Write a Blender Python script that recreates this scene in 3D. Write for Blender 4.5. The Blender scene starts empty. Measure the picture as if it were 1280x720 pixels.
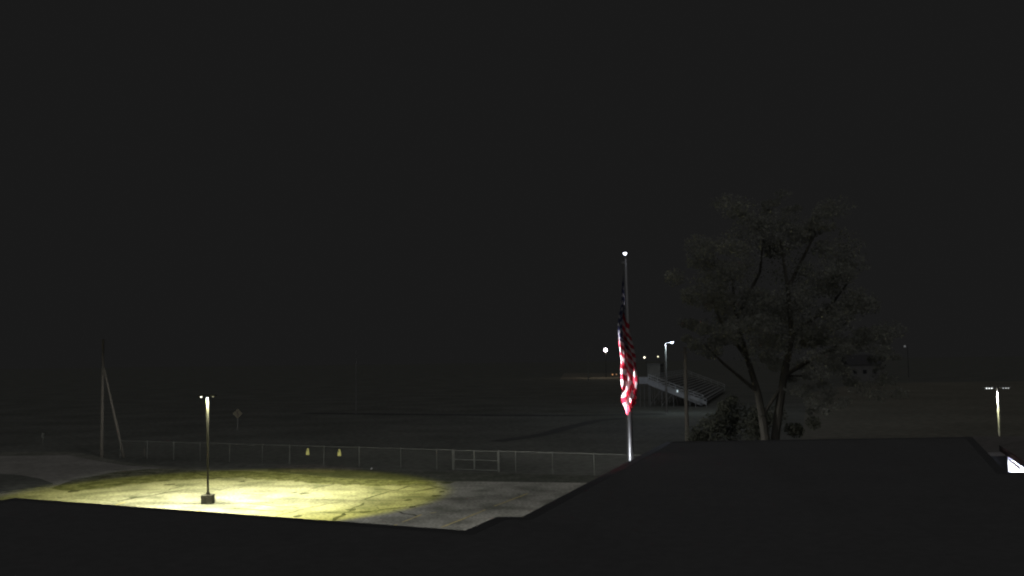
import bpy, bmesh, math, random
from mathutils import Vector, Matrix, noise
import numpy as np

random.seed(7)
R = math.radians
scene = bpy.context.scene
col = scene.collection

# ------------------------------------------------------------------ camera
F = 1229.0                       # focal length in pixels of a 1280-wide frame
CAMZ = 10.0
cam_d = bpy.data.cameras.new('camera')
cam_d.sensor_width = 36.0
cam_d.lens = 36.0 * F / 1280.0
cam_d.clip_start = 0.1
cam_d.clip_end = 6000
cam = bpy.data.objects.new('camera', cam_d)
col.objects.link(cam)
CROT = Matrix.Rotation(R(90 + 4.19), 3, 'X') @ Matrix.Rotation(R(-0.7), 3, 'Z')
cam.matrix_world = Matrix.Translation((0, 0, CAMZ)) @ CROT.to_4x4()
scene.camera = cam

# ------------------------------------------------------------------ night sky, faint moonlight, exposure
world = bpy.data.worlds.new('World')
scene.world = world
world.use_nodes = True
bg = world.node_tree.nodes['Background']
bg.inputs['Color'].default_value = (1.0, 1.0, 1.0, 1)
bg.inputs['Strength'].default_value = 0.0099

sun_d = bpy.data.lights.new('moon', 'SUN')
sun_d.energy = 0.345
sun_d.angle = R(100)
sun_d.color = (1.0, 0.99, 0.97)
sun = bpy.data.objects.new('moon', sun_d)
col.objects.link(sun)
sun.rotation_euler = (R(38), 0, R(-14))

vs = scene.view_settings
vs.view_transform = 'Standard'
vs.look = 'None'
vs.exposure = 0.0
vs.gamma = 1.0
vs.use_curve_mapping = False
scene.render.engine = 'CYCLES'
cy = scene.cycles
cy.use_denoising = True
cy.max_bounces = 5
cy.diffuse_bounces = 2
cy.glossy_bounces = 2
cy.transparent_max_bounces = 8
cy.use_light_tree = True
cy.filter_width = 2.1
cy.sample_clamp_indirect = 3.0


# ------------------------------------------------------------------ helpers
def ray(px, py):
    return CROT @ Vector(((px - 640) / F, -(py - 360) / F, -1.0))

def at_z(px, py, z=0.0):
    d = ray(px, py)
    return Vector((0, 0, CAMZ)) + d * ((z - CAMZ) / d.z)

def at_d(px, py, y):
    d = ray(px, py)
    return Vector((0, 0, CAMZ)) + d * (y / d.y)

def gp(px, py):
    p = at_z(px, py)
    return (p.x, p.y)

def tag(o, label=None, cat=None, group=None, kind=None):
    if label: o['label'] = label
    if cat: o['category'] = cat
    if group: o['group'] = group
    if kind: o['kind'] = kind
    return o

def empty(name, loc=(0, 0, 0), rz=0.0):
    o = bpy.data.objects.new(name, None)
    o.empty_display_size = 0.3
    col.objects.link(o)
    o.location = loc
    o.rotation_euler = (0, 0, rz)
    return o


class MB:
    """collects faces of one mesh"""
    def __init__(s):
        s.v = []; s.f = []; s.mi = []; s.uv = []
        s.m = 0

    def add(s, vs_, fs, m=None):
        b = len(s.v)
        s.v += [tuple(p) for p in vs_]
        for f in fs:
            s.f.append([b + i for i in f]); s.mi.append(s.m if m is None else m)

    def box(s, c, size, rot=None, m=None):
        x, y, z = size[0] / 2, size[1] / 2, size[2] / 2
        pts = [Vector(p) for p in ((-x, -y, -z), (x, -y, -z), (x, y, -z), (-x, y, -z), (-x, -y, z), (x, -y, z), (x, y, z), (-x, y, z))]
        if rot is not None: pts = [rot @ p for p in pts]
        c = Vector(c)
        s.add([p + c for p in pts], [(0, 3, 2, 1), (4, 5, 6, 7), (0, 1, 5, 4), (1, 2, 6, 5), (2, 3, 7, 6), (3, 0, 4, 7)], m)

    def bar(s, p0, p1, w, h, up=(0, 0, 1), m=None):
        p0, p1 = Vector(p0), Vector(p1)
        d = (p1 - p0); L = d.length; d = d / L
        sd = d.cross(Vector(up))
        if sd.length < 1e-4: sd = Vector((1, 0, 0))
        sd.normalize(); u = sd.cross(d)
        rot = Matrix((d, sd, u)).transposed()
        s.box((p0 + p1) / 2, (L, w, h), rot, m)

    def tube(s, p0, p1, r0, r1=None, n=10, caps=True, m=None):
        r1 = r0 if r1 is None else r1
        p0, p1 = Vector(p0), Vector(p1)
        d = (p1 - p0).normalized()
        a = d.cross(Vector((0, 0, 1)) if abs(d.z) < .9 else Vector((1, 0, 0))).normalized()
        b = d.cross(a)
        pts = []
        for p, r in ((p0, r0), (p1, r1)):
            for i in range(n):
                t = 2 * math.pi * i / n
                pts.append(p + a * (r * math.cos(t)) + b * (r * math.sin(t)))
        fs = [(i, (i + 1) % n, n + (i + 1) % n, n + i) for i in range(n)]
        if caps:
            fs += [tuple(reversed(range(n))), tuple(range(n, 2 * n))]
        s.add(pts, fs, m)

    def path(s, pts, rad, n=8, m=None):
        for i in range(len(pts) - 1):
            r0 = rad[i] if isinstance(rad, (list, tuple)) else rad
            r1 = rad[i + 1] if isinstance(rad, (list, tuple)) else rad
            s.tube(pts[i], pts[i + 1], r0, r1, n, True, m)

    def lathe(s, c, prof, n=16, m=None):
        c = Vector(c); pts = []; fs = []
        for (r, z) in prof:
            for i in range(n):
                t = 2 * math.pi * i / n
                pts.append(c + Vector((r * math.cos(t), r * math.sin(t), z)))
        k = len(prof)
        for j in range(k - 1):
            for i in range(n):
                fs.append((j * n + i, j * n + (i + 1) % n, (j + 1) * n + (i + 1) % n, (j + 1) * n + i))
        fs.append(tuple(reversed(range(n)))); fs.append(tuple(range((k - 1) * n, k * n)))
        s.add(pts, fs, m)

    def build(s, name, mats, parent=None, smooth=False, bevel=0):
        me = bpy.data.meshes.new(name)
        me.from_pydata(s.v, [], s.f)
        if not isinstance(mats, (list, tuple)): mats = [mats]
        for m_ in mats: me.materials.append(m_)
        me.polygons.foreach_set('material_index', s.mi)
        if smooth:
            me.polygons.foreach_set('use_smooth', [True] * len(s.f))
        me.validate(); me.update()
        o = bpy.data.objects.new(name, me)
        col.objects.link(o)
        if parent is not None: o.parent = parent
        if bevel:
            b = o.modifiers.new('bevel', 'BEVEL'); b.width = bevel; b.segments = 2; b.limit_method = 'ANGLE'
        return o


# ------------------------------------------------------------------ materials
def mat(name, c1, c2=None, scale=1.0, detail=4.0, rough=0.8, metal=0.0, spec=0.3, contrast=(0.35, 0.65), stretch=(1, 1, 1), bump=0.0, bscale=20, fine=None):
    """noise-mottled material; fine = (scale, amount) adds a second, smaller grain"""
    m = bpy.data.materials.new(name); m.use_nodes = True
    nt = m.node_tree; N = nt.nodes; L = nt.links
    p = N['Principled BSDF']
    p.inputs['Roughness'].default_value = rough
    p.inputs['Metallic'].default_value = metal
    p.inputs['Specular IOR Level'].default_value = spec
    if c2 is None: c2 = tuple(x * 0.75 for x in c1)
    tc = N.new('ShaderNodeTexCoord'); mp = N.new('ShaderNodeMapping')
    mp.inputs['Scale'].default_value = stretch
    L.new(tc.outputs['Object'], mp.inputs['Vector'])
    nz = N.new('ShaderNodeTexNoise'); nz.inputs['Scale'].default_value = scale; nz.inputs['Detail'].default_value = detail
    L.new(mp.outputs['Vector'], nz.inputs['Vector'])
    rp = N.new('ShaderNodeValToRGB')
    rp.color_ramp.elements[0].position, rp.color_ramp.elements[1].position = contrast
    rp.color_ramp.elements[0].color = (*c1, 1); rp.color_ramp.elements[1].color = (*c2, 1)
    L.new(nz.outputs['Fac'], rp.inputs['Fac'])
    out = rp.outputs['Color']
    if fine:
        n2 = N.new('ShaderNodeTexNoise'); n2.inputs['Scale'].default_value = fine[0]; n2.inputs['Detail'].default_value = 3
        L.new(mp.outputs['Vector'], n2.inputs['Vector'])
        mr = N.new('ShaderNodeMapRange'); mr.inputs[1].default_value = .3; mr.inputs[2].default_value = .7
        mr.inputs[3].default_value = 1 - fine[1]; mr.inputs[4].default_value = 1 + fine[1]
        L.new(n2.outputs['Fac'], mr.inputs[0])
        mx = N.new('ShaderNodeVectorMath'); mx.operation = 'SCALE'
        L.new(out, mx.inputs[0]); L.new(mr.outputs[0], mx.inputs['Scale'])
        out = mx.outputs[0]
    L.new(out, p.inputs['Base Color'])
    if bump:
        n3 = N.new('ShaderNodeTexNoise'); n3.inputs['Scale'].default_value = bscale; n3.inputs['Detail'].default_value = 4
        L.new(tc.outputs['Object'], n3.inputs['Vector'])
        b = N.new('ShaderNodeBump'); b.inputs['Strength'].default_value = bump; b.inputs['Distance'].default_value = .03
        L.new(n3.outputs['Fac'], b.inputs['Height']); L.new(b.outputs['Normal'], p.inputs['Normal'])
    return m

def emis(name, c, s):
    m = bpy.data.materials.new(name); m.use_nodes = True
    p = m.node_tree.nodes['Principled BSDF']
    p.inputs['Base Color'].default_value = (.8, .8, .8, 1)
    p.inputs['Emission Color'].default_value = (*c, 1)
    p.inputs['Emission Strength'].default_value = s
    return m

M_grass = mat('grass', (.082, .085, .077), (.112, .114, .105), .09, 6, .95, spec=.05, fine=(1.3, .28))
M_margin = mat('mossy_margin', (.075, .08, .048), (.18, .18, .13), .8, 8, .95, spec=.05, contrast=(.36, .62), fine=(3.5, .5))
M_verge = mat('verge_grass', (.062, .066, .055), (.09, .093, .08), .5, 6, .95, spec=.05, fine=(2.2, .35))
M_dry = mat('dry_grass', (.108, .104, .087), (.135, .13, .108), .05, 5, .95, spec=.1, fine=(.8, .25))
M_lot = mat('lot_asphalt', (.135, .137, .118), (.275, .27, .245), .35, 10, .9, spec=.1, bump=.4, bscale=12, contrast=(.34, .58), fine=(4.5, .42))
M_drive = mat('drive_asphalt', (.165, .16, .148), (.215, .208, .195), .25, 6, .9, spec=.15, bump=.4, bscale=12, fine=(1.8, .22))
M_path = mat('path_asphalt', (.045, .045, .045), (.06, .06, .058), .3, 4, .9, spec=.1)
M_gravel = mat('gravel', (.085, .08, .072), (.15, .142, .128), 1.0, 6, .95, spec=.1, fine=(4, .3))
M_far_lot = mat('far_pavement', (.11, .105, .09), (.15, .14, .12), .1, 4, .9, spec=.1)
M_crack = mat('crack_tar', (.040, .042, .032), (.095, .098, .075), 1.5, 4, .9, spec=.1)
M_yellow = mat('yellow_paint', (.52, .43, .17), (.36, .31, .16), 2.5, 5, .8)
M_roof = mat('roof_membrane', (.078, .078, .080), (.084, .084, .086), .35, 5, .9, spec=.1, fine=(3, .08))
M_coping = mat('coping_metal', (.050, .050, .052), (.058, .058, .060), .8, 3, .6, spec=.2)
M_brick = mat('school_brick', (.20, .12, .09), (.26, .16, .12), 2, 5, .9)
M_bronze = mat('bronze_paint', (.024, .023, .021), (.032, .031, .028), 3, 3, .6, spec=.15)
M_grey_pole = mat('galvanised_pole', (.13, .13, .13), (.17, .17, .165), 2, 3, .5, spec=.4)
M_conc = mat("concrete", (.075, .073, .07), (.115, .112, .108), 3, 6, .9, bump=.3, bscale=25, fine=(14, .18))
M_wood = mat('pole_timber', (.068, .064, .055), (.098, .09, .078), 1.5, 6, .9, stretch=(6, 6, .5))
M_fence = mat('galvanised_fence', (.088, .092, .084), (.124, .129, .119), 1.2, 4, .6, metal=0.0, spec=.35)
M_wire = mat('fence_wire', (.09, .095, .085), (.12, .125, .115), 1, 2, .6, spec=.3)
M_alu = mat('aluminium_plank', (.25, .26, .265), (.33, .34, .34), .8, 4, .5, spec=.35, stretch=(1, 1, 4))
M_alu2 = mat('aluminium_panel', (.135, .142, .153), (.185, .193, .203), .7, 4, .5, spec=.35)
M_steel = mat('steel_frame', (.085, .085, .085), (.12, .12, .12), 1, 3, .6)
M_box = mat('press_box_siding', (.125, .13, .12), (.155, .16, .15), 1, 3, .8)
M_glass = mat('dark_glass', (.02, .022, .025), (.03, .03, .035), 1, 1, .1, spec=.5)
M_white = mat('white_render', (.74, .75, .78), (.80, .81, .83), 1.2, 4, .85)
M_shingle = mat('roof_shingle', (.09, .085, .08), (.13, .12, .115), 2.5, 5, .95)
M_trim = mat('dark_trim', (.03, .03, .033), (.04, .04, .044), 2, 3, .7)
M_fpole = mat('brushed_aluminium', (.20, .20, .205), (.26, .26, .265), 2, 4, .38, metal=.55, stretch=(1, 1, .1))
M_ball = mat('gilt_ball', (.75, .65, .4), (.8, .7, .45), 3, 2, .25, metal=.9)
M_rope = mat('halyard_rope', (.14, .14, .13), None, 20, 2, .9)
M_signy = mat('warning_yellow', (.125, .115, .085), (.15, .14, .10), 6, 4, .7)
M_black = mat('black_paint', (.03, .03, .03), (.04, .04, .04), 5, 2, .6)
M_tagy = mat('fluorescent_yellow', (.80, .77, .26), (.84, .80, .30), 4, 3, .7)
M_bark = mat('bark', (.052, .050, .043), (.08, .076, .066), 3, 6, .95, stretch=(1, 1, .25))
def leafy(m, t):
    nt = m.node_tree; N = nt.nodes; L = nt.links; p = N['Principled BSDF']
    tr = N.new('ShaderNodeBsdfTranslucent'); mx = N.new('ShaderNodeMixShader'); mx.inputs[0].default_value = t
    src = p.inputs['Base Color'].links[0].from_socket
    L.new(src, tr.inputs['Color']); L.new(p.outputs[0], mx.inputs[1]); L.new(tr.outputs[0], mx.inputs[2])
    L.new(mx.outputs[0], N['Material Output'].inputs['Surface'])
    return m
M_leaf = leafy(mat('leaf', (.25, .257, .23), (.34, .347, .315), .5, 5, .75, spec=.15, fine=(3, .2)), .5)
M_leaf2 = leafy(mat('shrub_leaf', (.062, .066, .052), (.095, .10, .08), .7, 5, .8, spec=.1), .4)
M_farw = mat('pale_siding', (.11, .11, .11), (.13, .13, .128), .6, 3, .8)
M_litter = mat('white_paper', (.30, .30, .30), (.36, .36, .36), 20, 2, .8)

# ------------------------------------------------------------------ photometric lights
def photo_light(name, loc, power, parent, stops, radius=.12, tilt=(0, 0), asym=0.0):
    """a luminaire's lamp: its intensity depends on the angle from straight down (stops: cos, rgb)"""
    d = bpy.data.lights.new(name, 'POINT')
    d.energy = power; d.shadow_soft_size = radius
    d.use_nodes = True
    nt = d.node_tree; N = nt.nodes; L = nt.links
    em = N['Emission']
    tc = N.new('ShaderNodeTexCoord')
    dot = N.new('ShaderNodeVectorMath'); dot.operation = 'DOT_PRODUCT'
    ax = Vector((tilt[0], tilt[1], -1)).normalized()
    dot.inputs[1].default_value = ax
    L.new(tc.outputs['Normal'], dot.inputs[0])
    rp = N.new('ShaderNodeValToRGB')
    cr = rp.color_ramp
    while len(cr.elements) < len(stops): cr.elements.new(.5)
    for e, (p, c) in zip(cr.elements, stops):
        e.position = p; e.color = (*c, 1)
    L.new(dot.outputs['Value'], rp.inputs['Fac'])
    L.new(rp.outputs['Color'], em.inputs['Color'])
    if asym:
        sx = N.new('ShaderNodeSeparateXYZ'); L.new(tc.outputs['Normal'], sx.inputs[0])
        ml = N.new('ShaderNodeMath'); ml.operation = 'MULTIPLY_ADD'
        ml.inputs[1].default_value = asym; ml.inputs[2].default_value = 1.0
        L.new(sx.outputs['X'], ml.inputs[0]); L.new(ml.outputs[0], em.inputs['Strength'])
    o = bpy.data.objects.new(name, d)
    col.objects.link(o); o.parent = parent; o.location = loc
    return o


# ================================================================== GROUND
def sheet(name, pts, z, m, kind='structure'):
    b = MB(); b.add([(p[0], p[1], z) for p in pts], [tuple(range(len(pts)))])
    o = b.build(name, m); tag(o, kind=kind)
    if o.data.polygons[0].normal.z < 0:
        o.data.flip_normals()
    return o

g = sheet('ground', [(-1800, -200), (1800, -200), (1800, 3500), (-1800, 3500)], 0, M_grass)
sheet('dry_field', [gp(1010, 492), gp(1075, 479), gp(1420, 475), gp(1500, 620), gp(1000, 560)], .02, M_dry)
lot_edge = [gp(150, 585.5), gp(250, 587), gp(340, 589.5), gp(385, 594), gp(430, 598), gp(560, 601.5), gp(830, 605)]
sheet('parking_lot', [gp(-60, 612), gp(60, 603)] + lot_edge + [(8, 26), (-2, 22.9), (-21, 29), (-50, 40)], .008, M_lot)
sheet('driveway', [gp(-300, 607), gp(-300, 572), gp(0, 570), gp(85, 569), gp(125, 577), gp(160, 582), gp(200, 585), gp(150, 592), gp(60, 608), gp(-60, 618)], .004, M_drive)
sheet('grass_verge', [gp(335, 590), gp(335, 586), gp(450, 586.5), gp(560, 590), gp(840, 597), gp(840, 606), gp(560, 602), gp(420, 598)], .003, M_verge)
inner = [(68, 609.5), (84, 613.5), (110, 612.5), (150, 607), (200, 602), (240, 599), (300, 597.5), (345, 600.5), (420, 606), (470, 607), (530, 605), (575, 603.2)]
den = []
for (a0, b0), (a1, b1) in zip(inner[:-1], inner[1:]):
    k = max(2, int((a1 - a0) / 6))
    for i_ in range(k):
        f_ = i_ / k; q_ = gp(a0 + (a1 - a0) * f_, b0 + (b1 - b0) * f_)
        den.append((q_[0] + random.uniform(-.25, .25), q_[1] + random.uniform(-.7, .7)))
outer_px = [(575, 601.9), (560, 601.7), (430, 598.3), (385, 594.3), (340, 589.8), (250, 587.3), (190, 586.2), (150, 589), (90, 600.5)]
sheet('moss_margin', den + [gp(*p) for p in outer_px], .0105, M_margin)
sheet('lit_grass_shoulder', [gp(-300, 612), gp(-300, 568), gp(0, 565.5), gp(88, 564.5), gp(112, 568), gp(140, 575), gp(170, 579.5), gp(205, 583), gp(340, 586), gp(340, 590), gp(150, 600)], .002, mat('lit_shoulder_grass', (.105, .108, .092), (.15, .148, .132), .3, 6, .95, spec=.05, fine=(1.6, .25)))  # paler than the lawn: lamplight on grass beside the drive put into the colour
# raised lawn island at the left of the lot
b = MB()
isl = [gp(-60, 594), gp(0, 593.5), gp(25, 595.5), gp(50, 600), gp(66, 606), gp(52, 610.5), gp(25, 614.5), gp(0, 617), gp(-60, 620)]
c = Vector((sum(p[0] for p in isl) / len(isl), sum(p[1] for p in isl) / len(isl)))
n = len(isl)
ring = [(p[0], p[1], 0) for p in isl] + [(p[0], p[1], .13) for p in isl]
ring += [(c.x + (p[0] - c.x) * .5, c.y + (p[1] - c.y) * .5, .32) for p in isl]
fs = [(i, (i + 1) % n, n + (i + 1) % n, n + i) for i in range(n)] + [(n + i, n + (i + 1) % n, 2 * n + (i + 1) % n, 2 * n + i) for i in range(n)] + [tuple(range(2 * n, 3 * n))]
b.add(ring, fs)
tag(b.build('lawn_island', M_grass), kind='structure')

def ribbon(b, pts, w, z, jit=0.0, seg=1.2, wj=.5):
    """an uneven strip along ground points"""
    P = []
    for (x0, y0), (x1, y1) in zip(pts[:-1], pts[1:]):
        L_ = math.hypot(x1 - x0, y1 - y0); k = max(1, int(L_ / seg))
        for i in range(k): P.append(Vector((x0 + (x1 - x0) * i / k, y0 + (y1 - y0) * i / k)))
    P.append(Vector(pts[-1]))
    if jit:
        P = [p + Vector((random.uniform(-jit, jit), random.uniform(-jit, jit))) for p in P]
    vs_ = []
    for i, p in enumerate(P):
        t = (P[min(i + 1, len(P) - 1)] - P[max(i - 1, 0)]).normalized()
        nn = Vector((-t.y, t.x)) * w / 2 * random.uniform(1 - wj, 1 + wj)
        vs_ += [(p.x + nn.x, p.y + nn.y, z), (p.x - nn.x, p.y - nn.y, z)]
    b.add(vs_, [(2 * i + 1, 2 * i + 3, 2 * i + 2, 2 * i) for i in range(len(P) - 1)])

crack_px = [
    [(388, 611), (405, 608), (420, 605)], [(454, 624), (470, 620), (485, 615), (502, 611), (526, 604)],
    [(416, 651), (423, 647), (439, 637), (454, 629.5)], [(352, 622), (420, 625.7), (470, 626), (513, 625.6)],
    [(420, 605), (452, 605), (482, 606)], [(456, 603), (498, 607), (520, 609)], [(400, 641), (458, 640), (516, 633), (540, 630)],
    [(345, 647), (358, 642), (381, 636), (420, 628)], [(282, 614), (306, 609)], [(69, 622), (110, 624), (150, 627.5)],
    [(146, 626.6), (190, 619), (240, 610.7)], [(84, 611.5), (90, 613), (97, 615)], [(186, 617), (210, 613), (231, 607)],
    [(308, 629), (350, 633), (372, 635)], [(262, 611), (275, 613)], [(60, 610), (84, 611)], [(205, 601), (228, 599), (240, 596)],
    [(300, 617), (330, 619)], [(280, 636), (320, 637), (352, 640)],
    [(100, 617), (160, 613), (200, 612)], [(330, 600), (380, 602), (420, 601)], [(470, 636), (500, 640), (520, 646)], [(240, 590), (262, 596), (288, 598)],
    [(120, 609), (160, 603), (200, 598), (236, 594)], [(530, 606), (560, 612), (590, 611)], [(500, 618), (540, 618), (560, 616)], [(470, 612), (520, 614), (550, 609)],
]
b = MB()
for k, c_ in enumerate(crack_px):
    ribbon(b, [gp(*p) for p in c_], (.13, .17, .24, .10)[k % 4], .013 + .0005 * (k % 4), .16, .7, .8)
# dark blobs: potholes and oil stains
for (px, py, r) in ((373, 645.3, .32), (439, 637.5, .42), (456, 640.3, .35), (510, 625.5, .30), (93, 614, .55), (212, 606, .4), (166, 622, .3), (380, 617, .45), (368, 616, .25), (303, 602, .3), (222, 607, .28), (266, 598.5, .4), (516, 634, .3), (545, 620, .35), (552, 615, .3)):
    x, y = gp(px, py); k = 11
    pts = []
    for i in range(k):
        a = 2 * math.pi * i / k; rr = r * random.uniform(.6, 1.25)
        pts.append((x + rr * math.cos(a), y + 1.4 * rr * math.sin(a), .0165))
    b.add(pts, [tuple(range(k))])
tag(b.build('pavement_cracks', M_crack), kind='structure')

b = MB()
for s_ in ([(331, 644.5), (367, 633.5)], [(503, 653), (527, 643.5)], [(538, 641.6), (546, 640.6)], [(552, 659.5), (607, 637.5)], [(489, 659), (496, 656)], [(240, 641), (262, 634)], [(140, 633), (156, 628)], [(618, 633), (660, 617)]):
    ribbon(b, [gp(*p) for p in s_], .15, .0195, .015, .7, .35)
tag(b.build('parking_lines', M_yellow), kind='structure')

# gravel washed out between the lot and the fence
b = MB()
for s_, w in (([(345, 584), (365, 583), (400, 583.5), (435, 586.5), (448, 587.5)], 3.2), ([(350, 588), (390, 588), (415, 590)], 2.0), ([(425, 587), (452, 586)], 1.6)):
    ribbon(b, [gp(*p) for p in s_], w, .006 + .004 * (w < 3) + .003 * (w < 1.8), .35, 1.0, .45)
tag(b.build('gravel_strip', M_gravel), kind='structure')

# paths over the playing field, far pavement
b = MB()
ribbon(b, [gp(380, 516.5), gp(560, 518.5), gp(640, 519.3), gp(720, 519.6), gp(830, 517.5)], 4.5, .02, 0, 6, .08)
tag(b.build('path', M_path), kind='structure')
b = MB()
ribbon(b, [gp(620, 552), gp(680, 543), gp(712, 534), gp(745, 526), (gp(775, 523))], 2.2, .025, 0, 5, .1)
tag(b.build('path', M_path), kind='structure')
sheet('far_road', [gp(700, 474.5), gp(790, 474.5), gp(792, 466.5), gp(705, 466.5)], .05, M_far_lot)

# ================================================================== SCHOOL BUILDING IN FRONT
ZR = 6.0
def rp(px, py): p = at_z(px, py, ZR); return Vector((p.x, p.y))
c0 = rp(18, 622.3)
outline = [c0 + Vector((-.36, -1)) * 44, c0, rp(582, 663), rp(621, 646), rp(653, 646), rp(833, 552), rp(1215, 546), rp(1258, 590), rp(1420, 593)]
outline.append(outline[-1] + Vector((-.2, -1)) * 40)
outline = list(reversed(outline))          # counter-clockwise from above

def offset(poly, d):
    n = len(poly); out = []
    for i in range(n):
        a, b_, c_ = poly[i - 1], poly[i], poly[(i + 1) % n]
        e1 = (b_ - a).normalized(); e2 = (c_ - b_).normalized()
        n1 = Vector((-e1.y, e1.x)); n2 = Vector((-e2.y, e2.x))
        m_ = (n1 + n2); m_ = m_ / max(.25, m_.dot(n1))
        out.append(b_ + m_ * d)
    return out
area = sum(outline[i].x * outline[(i + 1) % len(outline)].y - outline[(i + 1) % len(outline)].x * outline[i].y for i in range(len(outline)))
if area < 0: outline.reverse()
school = empty('school_building', (0, 10, 0))
def rel(o, root):
    o.parent = root; o.location = -Vector(root.location); return o
n = len(outline)
b = MB()
wl = offset(outline, .03)
b.add([(p.x, p.y, 0) for p in wl] + [(p.x, p.y, 5.68) for p in wl], [(i, (i + 1) % n, n + (i + 1) % n, n + i) for i in range(n)])
rel(b.build('wall', M_brick), school)
b = MB()
rf = offset(outline, .2)
b.add([(p.x, p.y, 5.975) for p in rf], [tuple(range(n))])
rel(b.build('roof', M_roof), school)
b = MB()
inn = offset(outline, .32)
vs_ = []
for poly, z in ((outline, 5.66), (outline, 6.0), (inn, 5.98), (inn, 5.66)):
    vs_ += [(p.x, p.y, z) for p in poly]
fs = []
for k in range(4):
    k2 = (k + 1) % 4
    fs += [(k * n + i, k * n + (i + 1) % n, k2 * n + (i + 1) % n, k2 * n + i) for i in range(n)]
b.add(vs_, fs)
rel(b.build('coping', M_coping), school)
tag(school, 'dark flat roof of the school building stepping out across the foreground', 'building')

# ================================================================== BUILDING WITH LIT WALL AT THE RIGHT EDGE
P = at_d(1258, 546, 46.0)
dirv = Vector((-.35, -1, 0)).normalized()        # wall runs towards the camera
nrm = Vector((-dirv.y, dirv.x, 0))               # candidate normals
if nrm.x > 0: nrm = -nrm                         # faces left (the alley)
hall = empty('hall_building', (P.x, P.y, 0))
def HP(t, o_, z): q = dirv * t + nrm * o_; return Vector((q.x, q.y, z))
LH = 12.5
zt = 5.50
b = MB()
b.add([HP(0, 0, 0), HP(LH, 0, 0), HP(LH, -7, 0), HP(0, -7, 0), HP(0, 0, zt), HP(LH, 0, zt), HP(LH, -7, zt), HP(0, -7, zt)],
      [(0, 1, 5, 4), (1, 2, 6, 5), (2, 3, 7, 6), (3, 0, 4, 7)])
b.build('wall', M_white, hall)
b = MB()
b.add([HP(-.05, .32, zt), HP(LH + .3, .32, zt), HP(LH + .3, .32, zt + .3), HP(-.05, .32, zt + .3), HP(-.05, .29, zt), HP(LH + .3, .29, zt), HP(LH + .3, .29, zt + .3), HP(-.05, .29, zt + .3)],
      [(0, 1, 2, 3), (4, 7, 6, 5), (0, 4, 5, 1), (3, 2, 6, 7), (0, 3, 7, 4), (1, 5, 6, 2)])
b.build('fascia', M_trim, hall)
b = MB()
z0, z1 = zt + .305, zt + 1.0
b.add([HP(-.1, .34, z0), HP(LH + .4, .34, z0), HP(LH + .4, -3.5, z1), HP(-.1, -3.5, z1), HP(-.1, -7.2, z0), HP(LH + .4, -7.2, z0)],
      [(0, 1, 2, 3), (3, 2, 5, 4)])
b.build('roof', M_shingle, hall)
b = MB()
b.tube(HP(.08, .06, 5.33), HP(4.0, .06, 5.26), .03, n=8)
b.build('conduit', mat('conduit_paint', (.015, .016, .03), (.02, .02, .035), 3), hall)
tag(hall, 'white walled building with dark eave and brightly lit side wall, at the right edge', 'building')
# strip light tucked behind the eave board, washing down the wall
sl = empty('strip_light', (P.x, P.y, 0))
ang = math.atan2(dirv.y, dirv.x); rot = Matrix.Rotation(ang, 3, 'Z')
b = MB(); b.box(HP(3.15, .21, zt + .2), (5.0, .12, .06), rot); b.build('housing', M_trim, sl)
b = MB(); b.box(HP(3.15, .21, zt + .155), (4.9, .08, .025), rot); b.build('lens', emis('strip_lens', (.85, .9, 1), 10), sl)
d = bpy.data.lights.new('strip_light_lamp', 'AREA'); d.shape = 'RECTANGLE'; d.size = 4.9; d.size_y = .08; d.energy = 1000; d.color = (.82, .88, 1.0)
o = bpy.data.objects.new('strip_light_lamp', d); col.objects.link(o); o.parent = sl
o.location = HP(3.15, .21, zt + .12); o.rotation_euler = (0, 0, ang)
tag(sl, 'white strip light behind the eave board that floods the white wall', 'wall light')

# added low block behind the wing, hides the far lamp's foot and lit ground
w0, w1, w2, w3 = at_d(1219, 548, 47), at_d(1256, 566, 47), at_d(1330, 566, 58), at_d(1205, 551, 58)
cw = empty('added_annex', (w0.x, w0.y, 0))
zc = 4.85
A = [Vector((21.7, 50.5)), Vector((27.7, 50.5)), Vector((31.5, 60)), Vector((25.2, 60))]
b = MB()
q4 = [(i, (i + 1) % 4, 4 + (i + 1) % 4, 4 + i) for i in range(4)]
b.add([(p.x - w0.x, p.y - w0.y, 0) for p in A] + [(p.x - w0.x, p.y - w0.y, zc) for p in A], q4)
b.build('wall', M_trim, cw)
b = MB()
cA = sum(A, Vector((0, 0))) / 4
A2 = [cA + (p - cA) * 1.04 for p in A]
b.add([(p.x - w0.x, p.y - w0.y, zc) for p in A2] + [(p.x - w0.x, p.y - w0.y, zc + .18) for p in A2], [(3, 2, 1, 0), (4, 5, 6, 7)] + q4)
b.build('roof', M_shingle, cw)
tag(cw, 'added low dark flat roofed block between the black school roof and the far lamp', 'building')

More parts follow.
